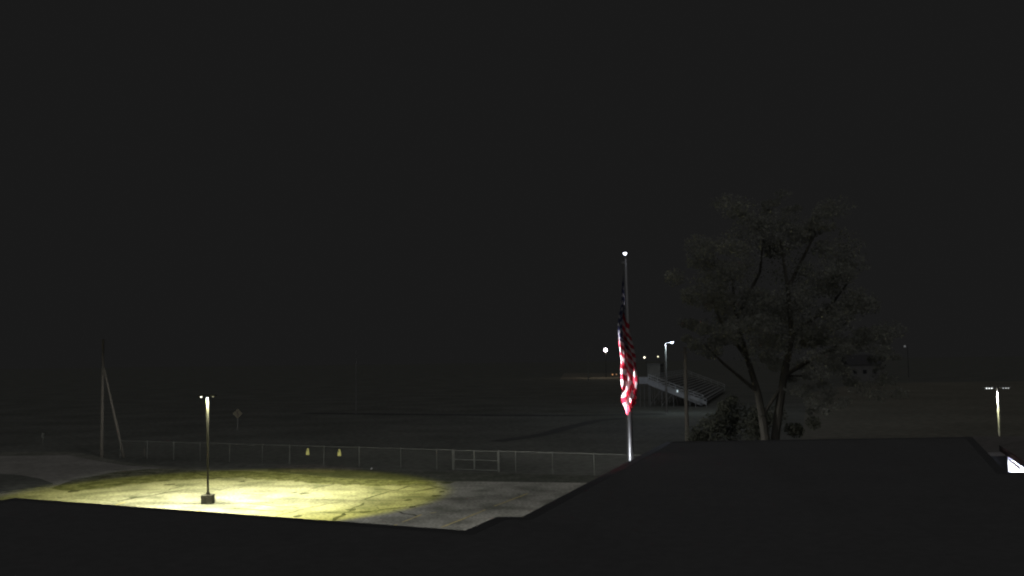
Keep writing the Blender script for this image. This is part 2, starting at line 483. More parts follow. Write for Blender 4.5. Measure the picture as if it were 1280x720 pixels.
# ================================================================== PARKING LOT LAMPS
def lot_lamp(px, py_base, top_px, label, pm, lens_mat, head, power, stops, tilt, lean=0.0, heads_w=.5, asym=0.0):
    x, y = gp(px, py_base)
    root = empty('parking_lot_lamp', (x, y, 0), 0)
    root.rotation_euler = (0, lean, 0)
    sc_ = F / y
    Ht = at_d(top_px[0], top_px[1], y).z
    b = MB(); b.lathe((0, 0, 0), [(.30, 0), (.30, .02)], 4); 
    b = MB(); b.box((0, 0, .32), (.78, .78, .66)); b.build('concrete_base', M_conc, root, bevel=.03)
    b = MB(); b.box((0, 0, .665), (.36, .36, .03)); b.lathe((0, 0, .68), [(.14, 0), (.12, .12), (.085, .14)], 14)
    b.build('base_plate', pm, root)
    b = MB(); b.tube((0, 0, .68), (0, 0, Ht + .05), .075, .065, 12); b.lathe((0, 0, Ht + .05), [(.075, 0), (.06, .04), (.01, .05)], 12)
    b.build('pole', pm, root, smooth=False)
    for s in (-1, 1):
        b = MB()
        b.bar((s * .06, 0, Ht - .02), (s * (head[0] + .03), 0, Ht - .02), .07, .06)
        arm = b.build('arm', pm, root)
        b = MB()
        x0, x1 = s * head[0], s * head[1]
        xm = (x0 + x1) / 2; w = abs(x1 - x0)
        b.box((xm, 0, Ht + .015), (w, heads_w, .07))
        b.box((xm, 0, Ht + .065), (w * .7, heads_w * .5, .035))
        hd = b.build('lamp_head', pm, root, bevel=.012)
        lm, step = lens_mat[0 if s < 0 else 1]
        nl = 3 if step > .2 else 1
        for k in range(nl):
            xx = xm + (k - (nl - 1) / 2) * step * s
            b = MB(); b.lathe((xx, -heads_w * .2, Ht - .02), [(.03, -.075), (.06, -.05), (.07, 0)], 12)
            b.build('lens', lm, hd)
        photo_light('lamp_light', (xm, 0, Ht - .16), power, root, stops, .10, tilt, asym)
    tag(root, label, 'street lamp', 'twin headed lamps over the parking areas')
    return root

def yc(k, b_): return (k, k * .985, k * b_)
stops_left = [(0.0, (.0, .0, .0)), (.08, (.8, .78, .75)), (.17, (.95, .93, .88)), (.22, (.75, .74, .70)), (.27, (.36, .355, .33)), (.31, (.20, .20, .185)), (.404, (.17, .17, .155)), (.430, yc(.68, .25)), (.48, yc(.80, .31)), (.60, yc(1.0, .42)), (.75, yc(.80, .52)), (.90, yc(.55, .55)), (.965, yc(.48, .62)), (1.0, yc(.2, .58))]
L1 = lot_lamp(260, 629.5, (257, 495), 'dark twin headed lamp on a square concrete base in the brightly lit lot', M_bronze,
              ((emis('lens_left_bright', (1, 1, .75), 4), .10), (emis('lens_left_dim', (1, 1, .8), .12), .10)), (.22, .62), 18000, stops_left, (-.025, .105), lean=R(-.9), asym=.34)
stops_right = [(0.0, (0, 0, 0)), (.10, (.012, .012, .012)), (.38, (.012, .012, .012)), (.43, (.9, .92, .7)), (.8, (1, 1, .8)), (.955, (1, 1, .6)), (.972, (.65, .65, .35)), (.986, (.16, .16, .12)), (1.0, (.05, .05, .05))]
L2 = lot_lamp(1250.5, 571, (1249.5, 484.5), 'grey twin headed lamp rising behind the flat roof beside the white building', M_grey_pole,
              ((emis('lens_right_bright', (.95, 1, 1), 2.6), .25), (emis('lens_right_dim', (.9, .95, 1), .7), .25)), (.28, 1.35), 11000, stops_right, (0, 0), lean=0, heads_w=.4, asym=0)

# ================================================================== FIELD LAMP NEXT TO THE BLEACHERS
x, y = gp(833.5, 517)
fl = empty('field_lamp', (x, y, 0))
Ht = at_d(832, 429.5, y).z
b = MB(); b.tube((0, 0, 0), (0, 0, Ht), .22, .15, 12); b.lathe((0, 0, 0), [(.35, 0), (.35, .05), (.22, .3)], 12); b.build('pole', M_steel, fl)
b = MB(); b.bar((0, 0, Ht - .05), (1.1, 0, Ht + .28), .1, .1); b.build('arm', M_steel, fl)
b = MB(); b.box((1.25, 0, Ht + .32), (.7, .45, .12)); h_ = b.build('lamp_head', M_steel, fl, bevel=.03)
b = MB(); b.lathe((1.25, 0, Ht + .26), [(.1, -.18), (.24, -.1), (.28, 0)], 14); b.build('lens', emis('field_lens', (.65, .78, 1.0), 14), h_)
photo_light('field_lamp_light', (1.0, -.55, Ht + .02), 4300, fl, [(0, (.0, .0, .0)), (.04, (.72, .82, 1)), (.3, (.6, .68, .8)), (.6, (.3, .35, .36)), (1, (.3, .36, .38))], .2, (0, 0))
tag(fl, 'tall lamp with bluish white light standing before the bleachers', 'street lamp')

# unlit tall post beside it
p = at_d(859, 551, 118); x, y = p.x, p.y
up = empty('utility_post', (x, y, 0))
Ht = at_d(857.5, 434, y).z
b = MB(); b.tube((0, 0, 0), (0, 0, Ht), .26, .19, 10); b.build('pole', M_wood, up)
b = MB(); b.bar((-.6, -.2, Ht - .6), (.6, -.2, Ht - .6), .1, .12); b.build('cross_arm', M_wood, up)
tag(up, 'dark timber post crossing in front of the bleachers, to the right of the field lamp', 'pole')

# ================================================================== BLEACHERS
O = at_d(811, 487, 205.0); O = Vector((O.x, O.y, 0))
rv = Vector((.26, .965, 0)).normalized(); sv = Vector((rv.y, -rv.x, 0))
bl = empty('bleachers', O)
def BP(s, r, z): q = sv * s + rv * r; return Vector((q.x, q.y, z))
LB = 82.0; NR = 12; TREAD = .92; ZB, ZF = 5.15, .75
for k in range(NR):
    z = ZB + (ZF - ZB) * k / (NR - 1); s = .5 + k * TREAD
    b = MB(); a0, a1 = BP(s, 0, z + .42), BP(s, LB, z + .42); b.bar(a0, a1, .28, .05); b.build('seat', M_alu, bl)
    b = MB(); b.bar(BP(s + .42, 0, z), BP(s + .42, LB, z), .5, .05); b.build('footboard', M_steel, bl)
for i in range(12):
    r = .3 + (LB - .6) * i / 11
    b = MB()
    b.bar(BP(0, r, ZB - .1), BP(NR * TREAD, r, ZF - .1), .12, .25)
    for s in (.2, 2.6, 5.0, 7.4, 9.6):
        zz = ZB + (ZF - ZB) * s / (NR * TREAD) - .2
        b.bar(BP(s, r, 0), BP(s, r, zz), .12, .12, up=(0, 1, 0))
    b.bar(BP(.2, r, .4), BP(2.6, r, 3.7), .08, .08); b.bar(BP(2.6, r, .3), BP(5.0, r, 2.7), .08, .08)
    b.build('support_frame', M_steel, bl)
# near end: sloping side panel, guard rails, landing
LS = NR * TREAD
def slope(s): return ZB + (ZF - ZB) * s / LS
b = MB(); b.bar(BP(0, -.12, slope(0) - .1), BP(LS, -.12, slope(LS) - .1), .05, 1.0, up=(0, 0, 1)); b.build('side_panel', M_alu2, bl)
b = MB()
for dz in (1.5, .95, .55):
    b.tube(BP(0, -.2, slope(0) + dz), BP(LS + .2, -.2, slope(LS) + dz), .06, n=8)
for i in range(7):
    s = LS * i / 6
    b.tube(BP(s, -.2, slope(s) - .3), BP(s, -.2, slope(s) + 1.5), .05, n=8)
b.build('guard_rail', M_alu, bl)
b = MB()
for dz in (1.5, .95):
    b.tube(BP(0, LB + .2, slope(0) + dz), BP(LS + .2, LB + .2, slope(LS) + dz), .06, n=8)
for i in range(7):
    s = LS * i / 6
    b.tube(BP(s, LB + .2, slope(s) - .3), BP(s, LB + .2, slope(s) + 1.5), .05, n=8)
b.build('guard_rail', M_alu, bl)
b = MB()
for dz in (1.5, .95, .5):
    b.tube(BP(0, 0, ZB + dz), BP(0, LB, ZB + dz), .05, n=8)
for i in range(21):
    b.tube(BP(0, LB * i / 20, ZB), BP(0, LB * i / 20, ZB + 1.5), .05, n=8)
b.build('back_rail', M_alu, bl)
b = MB()
b.box(BP(-1.0, .6, ZB - .05), (1.9, 2.4, .12), Matrix.Rotation(math.atan2(sv.y, sv.x), 3, 'Z'))
b.bar(BP(-1.95, -.5, ZB + .3), BP(-.05, -.5, ZB + .3), .05, 1.4)
b.build('landing', M_alu2, bl)
b = MB()
for i in range(3):
    b.tube(BP(-1.9 + .9 * i, .4, 0), BP(-1.9 + .9 * i, .4, ZB - .1), .07, n=8)
b.build('landing_post', M_steel, bl)
# lower stair at the front with its own panel
b = MB()
b.bar(BP(LS - 2.6, -.9, 2.1), BP(LS + .7, -.9, .75), .06, .6); b.bar(BP(LS - 2.6, -.9, 2.95), BP(LS + .7, -.9, 1.6), .08, .08)
for i in range(4):
    s = LS - 2.6 + 1.1 * i
    b.tube(BP(s, -.9, 0), BP(s, -.9, 2.95 - 1.35 * i / 3), .05, n=8)
b.build('stair_rail', M_alu2, bl)
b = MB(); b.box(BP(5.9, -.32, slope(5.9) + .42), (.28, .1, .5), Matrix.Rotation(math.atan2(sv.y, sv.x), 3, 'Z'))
b.build('rail_glint', emis('rail_glint', (.75, .95, 1.0), .5), bl)  # glowing box stands in for a white reflection on the rail
tag(bl, 'long aluminium bleachers with sloping rails and end panel facing the dark field', 'bleachers')

# press box behind the top row
pb = empty('press_box', O + BP(-2.0, 29, 0), math.atan2(rv.y, rv.x))
b = MB(); b.box((0, 0, 7.05), (7.5, 3.0, 3.1)); b.build('wall', M_box, pb)
b = MB(); b.box((0, 0, 8.68), (8.0, 3.5, .16)); b.build('roof', M_steel, pb)
for i in range(3):
    b = MB(); b.box((-2.4 + 2.4 * i, -1.515, 7.3), (1.8, .06, 1.1)); b.build('window', M_glass, pb)
for sx in (-3.4, 3.4):
    for sy in (-1.3, 1.3):
        b = MB(); b.bar((sx, sy, 0), (sx, sy, 5.5), .16, .16, up=(0, 1, 0)); b.build('post', M_steel, pb)
tag(pb, 'plain grey press box standing behind the top row of the bleachers', 'press box')

# ================================================================== FLAGPOLE AND FLAG
D = 42.0
pf = at_d(787, 560, D)
fx, fy = pf.x + .07, D
fpole = empty('flagpole', (fx, fy, 0))
ztop = at_d(782.5, 321, D).z
fpole.rotation_euler = (0, R(-.26), 0)
b = MB(); b.lathe((0, 0, 0), [(.28, 0), (.26, .05), (.16, .12)], 18); b.build('base_collar', M_fpole, fpole)
b = MB(); b.tube((0, 0, 0), (0, 0, 5), .125, .12, 20); b.tube((0, 0, 5), (0, 0, ztop), .12, .06, 20); b.build('pole', M_fpole, fpole, smooth=True)
b = MB(); b.lathe((0, 0, ztop), [(.07, 0), (.08, .05), (.04, .08)], 14); b.build('truck', M_fpole, fpole)
b = MB(); b.box((-.1, 0, ztop - .25), (.16, .06, .08)); b.build('pulley', M_fpole, fpole)
b = MB()
b.lathe((-.03, 0, ztop + .08), [(.02, 0), (.045, .025), (.078, .07), (.08, .09), (.04, .10), (.01, .105)], 16)
b.build('top_light', emis('top_light', (.82, .86, 1.0), 7), fpole, smooth=True)
b = MB(); b.tube((-.16, -.03, 1.2), (-.16, -.03, ztop - .25), .008, n=6); b.tube((-.13, .03, 1.2), (-.13, .03, ztop - .25), .008, n=6); b.build('halyard', M_rope, fpole)
b = MB(); b.box((-.15, 0, 1.2), (.05, .04, .22)); b.build('cleat', M_fpole, fpole)
tag(fpole, 'tall silver flagpole with a small bright light at its top', 'flagpole')

# flag cloth: hangs limp, rolled loosely in front of the pole
HOIST, FLY = 3.05, 4.6
ZF1 = at_d(781, 341, D).z
NU, NV = 150, 110
def flag_pt(u, v):
    drop = 2.95 * (1 - (1 - u) ** 1.7) + .25 * math.sin(u * 9) * u * (1 - u)
    z = ZF1 - (1 - v) * HOIST - drop
    t = max(0., min(1., (ZF1 - z) / 5.9))             # 0 top, 1 bottom
    a = math.pi / 2 + u * 2 * math.pi * 1.32 + .55 * math.sin(z * 1.5)
    grow = .28 + .78 * t ** .8
    if t > .88: grow *= 1 - 1.5 * (t - .88)
    rip = 1 + .33 * math.sin(4.3 * a + 1.1 * z + .6) + .14 * math.sin(9.1 * a - 2.3 * z) + .10 * noise.noise(Vector((u * 7, z * 1.3, 2)))
    am = (a - 1.5 * math.pi + math.pi) % (2 * math.pi) - math.pi
    win = min(1, max(0, (t - .12) / .2)) * min(1, max(0, (.93 - t) / .1))
    rec = math.exp(-((am + .05 + .22 * math.sin(z * 1.5)) / .62) ** 2) * win
    rx, ry = .28 * grow * rip, .34 * grow * rip * (1 - 1.75 * rec)
    k = min(1, u / .12)
    xc = -.075 - .07 * math.sin(t * 3.0 + .4) + .10 * t ** 2 + .06 * math.sin(z * 2.1)
    x = (1 - k) * -.11 + k * (xc + rx * math.cos(a))
    y = (1 - k) * -.05 + k * (-.40 * grow + ry * math.sin(a) - .05 - .16 * max(0, t - .8) / .2)
    return Vector((x, y, z))
me = bpy.data.meshes.new('flag')
V_ = []; UV = []
for i in range(NU + 1):
    for j in range(NV + 1):
        u, v = i / NU, j / NV
        V_.append(flag_pt(u, v)); UV.append((u, v))
F_ = [(i * (NV + 1) + j, (i + 1) * (NV + 1) + j, (i + 1) * (NV + 1) + j + 1, i * (NV + 1) + j + 1) for i in range(NU) for j in range(NV)]
me.from_pydata(V_, [], F_)
uvl = me.uv_layers.new(name='UVMap')
idx = np.empty(len(me.loops), dtype=np.int32); me.loops.foreach_get('vertex_index', idx)
uvl.data.foreach_set('uv', np.array(UV, dtype=np.float32)[idx].ravel())
me.polygons.foreach_set('use_smooth', [True] * len(me.polygons))
fm = bpy.data.materials.new('flag_cloth'); fm.use_nodes = True
nt = fm.node_tree; N = nt.nodes; L = nt.links
pr = N['Principled BSDF']; pr.inputs['Roughness'].default_value = .75; pr.inputs['Specular IOR Level'].default_value = .2
uvn = N.new('ShaderNodeUVMap'); sp = N.new('ShaderNodeSeparateXYZ'); L.new(uvn.outputs['UV'], sp.inputs[0])
def mth(op, a, b_=None, c_=None):
    n_ = N.new('ShaderNodeMath'); n_.operation = op
    for i_, x_ in enumerate((a, b_, c_)):
        if x_ is None: continue
        if isinstance(x_, (int, float)): n_.inputs[i_].default_value = x_
        else: L.new(x_, n_.inputs[i_])
    return n_.outputs[0]
U_, Vv = sp.outputs['X'], sp.outputs['Y']
stripe = mth('LESS_THAN', mth('MODULO', mth('MULTIPLY', Vv, 13.0), 2.0), 1.0)        # 1 = red (stripes 1,3..13)
canton = mth('MULTIPLY', mth('LESS_THAN', U_, .4), mth('GREATER_THAN', Vv, 6 / 13))
cu = mth('DIVIDE', U_, .4); cv = mth('DIVIDE', mth('SUBTRACT', Vv, 6 / 13), 7 / 13)
def stars(nx, ny, ox, oy):
    fu = mth('SUBTRACT', mth('FRACT', mth('ADD', mth('MULTIPLY', cu, nx), ox)), .5)
    fv = mth('SUBTRACT', mth('FRACT', mth('ADD', mth('MULTIPLY', cv, ny), oy)), .5)
    d2 = mth('ADD', mth('POWER', mth('MULTIPLY', mth('ABSOLUTE', fu), 1.0), 2), mth('POWER', mth('ABSOLUTE', fv), 2))
    ang = mth('ARCTAN2', fu, fv)
    rad = mth('ADD', .19, mth('MULTIPLY', .07, mth('COSINE', mth('MULTIPLY', ang, 5.0))))
    return mth('LESS_THAN', mth('SQRT', d2), rad)
st = mth('MAXIMUM', stars(6, 5, 0, 0), mth('MULTIPLY', stars(6, 5, .5, .5), mth('MULTIPLY', mth('MULTIPLY', mth('GREATER_THAN', cu, .09), mth('LESS_THAN', cu, .91)), mth('MULTIPLY', mth('GREATER_THAN', cv, .1), mth('LESS_THAN', cv, .9)))))
def mixc(fac, a, b_):
    n_ = N.new('ShaderNodeMix'); n_.data_type = 'RGBA'
    L.new(fac, n_.inputs['Factor'])
    for s_, x_ in ((n_.inputs[6], a), (n_.inputs[7], b_)):
        if isinstance(x_, tuple): s_.default_value = (*x_, 1)
        else: L.new(x_, s_)
    return n_.outputs[2]
cs = mixc(stripe, (.33, .32, .325), (.26, .011, .025))
cc = mixc(st, (.014, .017, .05), (.26, .255, .26))
cf = mixc(canton, cs, cc)
L.new(cf, pr.inputs['Base Color'])
tr = N.new('ShaderNodeBsdfTranslucent'); L.new(cf, tr.inputs['Color'])
mxs = N.new('ShaderNodeMixShader'); mxs.inputs[0].default_value = .18
L.new(pr.outputs[0], mxs.inputs[1]); L.new(tr.outputs[0], mxs.inputs[2])
L.new(mxs.outputs[0], N['Material Output'].inputs['Surface'])
me.materials.append(fm)
flag = bpy.data.objects.new('flag', me); col.objects.link(flag)
lean = Matrix.Rotation(R(-.26), 4, 'Y')
flag.location = (fx, fy, 0); flag.rotation_euler = (0, R(-.26), 0)
tag(flag, 'limp red and white striped flag with starry blue corner hanging from the flagpole', 'flag')

# ground floodlights that light the flag
for (dx, dy, lab, pw) in ((-2.4, -.35, 'small ground floodlight left of the flagpole foot, aimed up at the flag', 560000), (.82, -.35, 'small ground floodlight between the flagpole foot and the school wall, aimed up', 560000)):
    g_ = empty('floodlight', (fx + dx, fy + dy, 0))
    tgt = Vector((fx + (.2 if dx > 0 else -.12), fy - .32, 9.6 if dx > 0 else 9.95)); src = Vector((fx + dx, fy + dy, .35))
    dr = (tgt - src).normalized()
    b = MB(); b.tube((0, 0, 0), (0, 0, .2), .04, n=8); b.build('stake', M_black, g_)
    b = MB(); b.tube(Vector((0, 0, .22)), Vector((0, 0, .22)) + dr * .12, .07, .1, 14); b.build('housing', M_black, g_)
    b = MB(); b.tube(Vector((0, 0, .22)) + dr * .121, Vector((0, 0, .22)) + dr * .13, .09, .09, 14); b.build('lens', emis('flood_lens', (1, .95, .97), 20), g_)
    d = bpy.data.lights.new('flood_light', 'SPOT'); d.energy = pw; d.spot_size = R(5.6 if dx > 0 else 7.6); d.spot_blend = .6; d.shadow_soft_size = .05; d.color = (1, .93, .97)
    o = bpy.data.objects.new('flood_light', d); col.objects.link(o); o.parent = g_
    o.location = Vector((0, 0, .22)) + dr * .15; o.rotation_euler = dr.to_track_quat('-Z', 'Y').to_euler()
    d = bpy.data.lights.new('flood_spill', 'SPOT'); d.energy = pw * .003; d.spot_size = R(24); d.spot_blend = .8; d.shadow_soft_size = .05; d.color = (.92, .95, 1)
    o = bpy.data.objects.new('flood_spill', d); col.objects.link(o); o.parent = g_
    o.location = Vector((0, 0, .22)) + dr * .16; o.rotation_euler = (Vector((fx, fy, 6.6)) - src).to_track_quat('-Z', 'Y').to_euler()
    tag(g_, lab, 'floodlight')

# ================================================================== CHAIN LINK FENCE
FA = Vector((*gp(217, 575), 0)); FB = Vector((*gp(800, 596.5), 0))
fd = (FB - FA).normalized(); FH = 1.85
fence = empty('chain_link_fence', FA, 0)
def fence_at(px):                     # distance along the fence seen at that column
    lo, hi = -60.0, 90.0
    for _ in range(50):
        m_ = (lo + hi) / 2; q = FA + fd * m_
        v = CROT.transposed() @ (q - Vector((0, 0, CAMZ)))
        if 640 + F * v.x / -v.z < px: lo = m_
        else: hi = m_
    return lo
T = {p_: fence_at(p_) for p_ in (150, 184, 217, 250, 287, 328, 362, 405, 449, 501, 546, 566.5, 593, 624, 645, 691, 743, 790)}
tend = T[790] + 12
posts = [(T[p_], .05 if p_ in (217, 362, 405, 449) else .034) for p_ in (150, 184, 217, 250, 287, 328, 362, 405, 449, 501, 546, 645, 691, 743, 790)] + [(T[566.5], .075), (T[624], .075)] + [(T[790] + 3.6 * i, .034) for i in (1, 2, 3)]
for t_, r_ in posts:
    b = MB(); q = fd * t_; b.tube(q, q + Vector((0, 0, FH + .04)), r_, n=8)
    b.lathe(q + Vector((0, 0, FH + .04)), [(r_ * 1.1, 0), (r_ * .9, .03), (.005, .05)], 8)
    b.build('post', M_fence, fence)
for t0, t1 in ((T[150], T[566.5]), (T[624], tend)):
    b = MB(); b.tube(fd * t0 + Vector((0, 0, FH)), fd * t1 + Vector((0, 0, FH)), .028, n=8); b.build('top_rail', M_fence, fence)
def mesh_panel(t0, t1, z0, z1, name, parent):
    b = MB(); st_ = .12; r_ = .0035; hgt = z1 - z0; nn = Vector((-fd.y, fd.x, 0)) * .03
    t = t0 - hgt
    while t < t1:
        for sgn in (1, -1):
            a, e = (t, t + hgt) if sgn > 0 else (t + hgt, t)
            za, ze = z0, z1
            pa, pe = Vector((a, z0)), Vector((e, z1))
            # clip to the panel
            def cl(p, q_):
                for lim, s_ in ((t0, 1), (t1, -1)):
                    if (p.x - lim) * s_ < 0:
                        if (q_.x - lim) * s_ <= 0: return None
                        k = (lim - p.x) / (q_.x - p.x); p = p + (q_ - p) * k
                return p
            p1 = cl(pa, pe); p2 = cl(pe, pa)
            if p1 is None or p2 is None or (p1 - p2).length < .02: continue
            b.tube(fd * p1.x + nn + Vector((0, 0, p1.y)), fd * p2.x + nn + Vector((0, 0, p2.y)), r_, n=3, caps=False)
        t += st_
    return b.build(name, M_wire, parent)
mesh_panel(T[150], T[566.5], .05, FH - .03, 'chain_link_mesh', fence)
mesh_panel(T[624], tend, .05, FH - .03, 'chain_link_mesh', fence)
for t0, t1 in ((T[566.5] + .12, T[593] - .03), (T[593] + .03, T[624] - .12)):
    b = MB()
    for z in (.12, 1.0, FH - .02):
        b.tube(fd * t0 + Vector((0, 0, z)), fd * t1 + Vector((0, 0, z)), .03, n=8)
    for t_ in (t0, t1):
        b.tube(fd * t_ + Vector((0, 0, .12)), fd * t_ + Vector((0, 0, FH)), .042, n=8)
    gate = b.build('gate_leaf', M_fence, fence)
    mesh_panel(t0, t1, .14, FH - .05, 'gate_mesh', gate)
tag(fence, 'grey chain link fence with a two leaf gate along the far side of the lot', 'fence')

# two fluorescent tags hanging on it
def tag_obj(px, label):
    t_ = fence_at(px); q = FA + fd * t_ + Vector((fd.y, -fd.x, 0)) * .06
    root = empty('hanging_tag', (q.x, q.y, 0), math.atan2(fd.y, fd.x))
    b = MB(); w0, w1, th = .12, .19, .015
    pr_ = [(-w1, .98), (w1, .98), (w1 * .95, 1.25), (w0, 1.5), (w0 * .8, 1.62), (-w0 * .4, 1.62), (-w0, 1.45), (-w1 * .95, 1.25)]
    k = len(pr_)
    b.add([(x_, -th, z_) for x_, z_ in pr_] + [(x_, th, z_) for x_, z_ in pr_], [tuple(range(k)), tuple(reversed(range(k, 2 * k)))] + [(i, k + i, k + (i + 1) % k, (i + 1) % k) for i in range(k)])
    b.build('panel', M_tagy, root)
    b = MB(); b.box((-.05, -.022, 1.44), (.07, .012, .2)); b.build('mark', M_black, root)
    b = MB(); b.tube((-.05, 0, 1.6), (-.05, .02, FH), .012, n=6); b.tube((.07, 0, 1.6), (.05, .02, FH), .012, n=6); b.build('strap', M_black, root)
    tag(root, label, 'tag', 'yellow tags hung on the fence')
tag_obj(385, 'small bright yellow tag on the fence, the one nearer the lamp pole')
tag_obj(424.5, 'small bright yellow tag on the fence, the one nearer the gate')

# litter scrap on the verge
x, y = gp(464.5, 586.5)
b = MB(); b.lathe((0, 0, .0), [(.05, 0), (.10, .05), (.07, .12), (.02, .16)], 7)
for i, v_ in enumerate(b.v):
    b.v[i] = (v_[0] * random.uniform(.7, 1.3), v_[1] * random.uniform(.7, 1.3), v_[2])
o = b.build('paper_scrap', M_litter); o.location = (x, y, 0)
tag(o, 'tiny white scrap of paper lying on the grass before the fence', 'litter')

# ================================================================== LEFT: UTILITY POLE, SHORT POSTS, DIAMOND SIGN
x, y = gp(127, 571.5)
upo = empty('utility_pole', (x, y, 0))
Ht = at_d(124.5, 424, y).z
b = MB(); b.tube((0, 0, 0), (-.05, 0, Ht), .19, .12, 12); b.build('pole', M_wood, upo)
x2, y2 = gp(155, 572.5)
pt = at_d(132, 455, y)
b = MB(); b.tube((x2 - x, y2 - y, 0), (.02, -.12, pt.z), .15, .10, 12); b.build('brace', M_wood, upo)
tag(upo, 'tall timber utility pole with a leaning brace pole at the edge of the lit ground', 'utility pole')

def bollard(px, py, h, r, label, m_=M_wood):
    x, y = gp(px, py)
    b = MB(); b.tube((0, 0, 0), (0, 0, h), r, r * .92, 10); b.lathe((0, 0, h), [(r * .92, 0), (r * .6, .05), (.01, .06)], 10)
    o = b.build('short_post', m_); o.location = (x, y, 0)
    tag(o, label, 'post')
bollard(180.5, 569.5, .85, .09, 'short timber post between the braced utility pole and the fence')
# marker panel far left
x, y = gp(53.5, 557)
mk = empty('marker_sign', (x, y, 0))
b = MB(); b.box((0, 0, .75), (.06, .05, 1.5)); b.build('post', M_fence, mk)
b = MB(); b.box((0, -.04, 1.25), (.3, .02, .62)); b.build('panel', M_fence, mk)
tag(mk, 'small pale upright marker panel alone on the dark lawn left of the utility pole', 'marker')

p = at_d(297, 517, 150.0)
ds = empty('warning_sign', (p.x, p.y, 0))
zc_ = p.z
b = MB(); b.box((0, .05, (zc_ + .3) / 2), (.08, .05, zc_ + .3)); b.build('post', M_grey_pole, ds)
def diamond(half, yy, th):
    b = MB(); k = half
    q_ = [(0, -k), (k, 0), (0, k), (-k, 0)]
    b.add([(a, yy, zc_ + c_) for a, c_ in q_] + [(a, yy + th, zc_ + c_) for a, c_ in q_], [(0, 1, 2, 3), (7, 6, 5, 4)] + [(i, 4 + i, 4 + (i + 1) % 4, (i + 1) % 4) for i in range(4)])
    return b
pl = diamond(.76, 0, .02).build('panel', M_signy, ds)
b = MB()
for (x0, z0, x1, z1) in ((-.10, .12, .08, -.05), (.08, -.05, .02, -.45), (-.10, .12, -.02, .42)):
    b.bar((x0, -.008, zc_ + z0), (x1, -.008, zc_ + z1), .006, .15, up=(0, -1, 0) if False else (0, 0, 1))
b.build('symbol', mat('sign_brown', (.085, .065, .06), (.10, .08, .07), 5), ds)
tag(ds, 'diamond shaped yellow warning sign on a thin post beyond the fence', 'road sign')

# thin mast beyond the fence
p = at_d(445, 505, 190)
b = MB(); b.tube((0, 0, 0), (0, 0, at_d(444, 432, 190).z), .09, .07, 8); o = b.build('mast', M_steel); o.location = (p.x, p.y, 0)
tag(o, 'thin bare mast standing on the dark field behind the fence', 'mast')

# ================================================================== DISTANT LAMPS
def far_lamp(px, py, d_, r_, colr, es, label, power=0, arm=1.2, lcol=None):
    p = at_d(px, py, d_)
    root = empty('distant_lamp', (p.x, p.y, 0))
    b = MB(); b.tube((arm, 0, 0), (arm, 0, p.z + .2), .16, .11, 8); b.build('pole', M_trim, root)
    if arm: 
        b = MB(); b.tube((arm, 0, p.z + .2), (0, 0, p.z + .5), .06, n=6); b.build('arm', M_trim, root)
    b = MB(); b.lathe((0, 0, p.z), [(r_ * .3, -r_), (r_ * .85, -r_ * .6), (r_, 0), (r_ * .8, r_ * .6), (r_ * .2, r_)], 14)
    b.build('lamp_globe', emis('globe_' + str(px), colr, es), root, smooth=True)
    if power:
        photo_light('distant_lamp_light', (0, 0, p.z - r_ - .3), power, root, [(0, (0, 0, 0)), (.05, lcol), (1, lcol)], .3)
    tag(root, label, 'street lamp')
    return root
far_lamp(757, 437.5, 520, .85, (1, .93, .98), 18, 'brightest distant lamp, a white globe on a thin pole left of the flag', 4200, 0, (1, .82, .55))
far_lamp(805.5, 446.8, 620, .55, (1, .93, .72), 3.2, 'small pale yellow distant lamp close to the right side of the flag')
far_lamp(822.5, 445.8, 660, .5, (.95, .9, .6), 1.7, 'dimmer yellowish distant lamp next to the field lamp')
far_lamp(1131, 433, 450, .5, (.8, .85, .9), .06, 'very faint distant lamp far right above the dry field')
# unlit pole
p = at_d(735.5, 472, 450)
ul = empty('unlit_lamp', (p.x, p.y, 0)); zt_ = at_d(736, 435, 450).z
b = MB(); b.tube((0, 0, 0), (0, 0, zt_), .32, .22, 8); b.build('pole', M_box, ul)
b = MB(); b.bar((-.1, 0, zt_), (1.6, 0, zt_ + .15), .15, .15); b.build('arm', M_box, ul)
b = MB(); b.box((1.6, 0, zt_ + .1), (.9, .4, .25)); b.build('lamp_head', M_box, ul)
tag(ul, 'unlit lamp post with a short arm left of the bright distant lamp', 'street lamp')

def amber(px, py, s, label):
    p = at_d(px, py, 500)
    root = empty('amber_beacon', (p.x, p.y, 0))
    b = MB(); b.tube((0, 0, 0), (0, 0, p.z - .1), .08, n=8); b.build('post', M_trim, root)
    b = MB(); b.lathe((0, 0, p.z), [(.2, -.25), (.28, -.1), (.28, .15), (.1, .28)], 12); b.build('lens', emis('amber_%d' % px, (1, .42, .12), s), root)
    tag(root, label, 'beacon', 'amber beacons along the far road')
amber(765.7, 468.3, .9, 'brighter amber beacon glowing on the far road below the white lamp')
amber(770.5, 468, .35, 'dimmer amber beacon on the far road nearest the flag')

# far building behind the tree
p = at_d(1076, 462, 400)
hb = empty('distant_building', (p.x, p.y, 0))
b = MB(); b.box((0, 0, 3.2), (12.5, 9, 6.4)); b.build('wall', M_farw, hb)
b = MB(); b.add([(-6.8, -5, 6.4), (6.8, -5, 6.4), (6.8, 5, 6.4), (-6.8, 5, 6.4), (-6.8, 0, 10.5), (6.8, 0, 10.5)], [(0, 1, 5, 4), (2, 3, 4, 5), (1, 2, 5), (3, 0, 4), (3, 2, 1, 0)])
b.build('roof', M_trim, hb)
for i in range(3):
    b = MB(); b.box((-4 + 4 * i, -4.52, 3.6), (1.5, .06, 1.6)); b.build('window', M_glass, hb)
tag(hb, 'dark gabled building far behind the tree at the edge of the dry field', 'building')

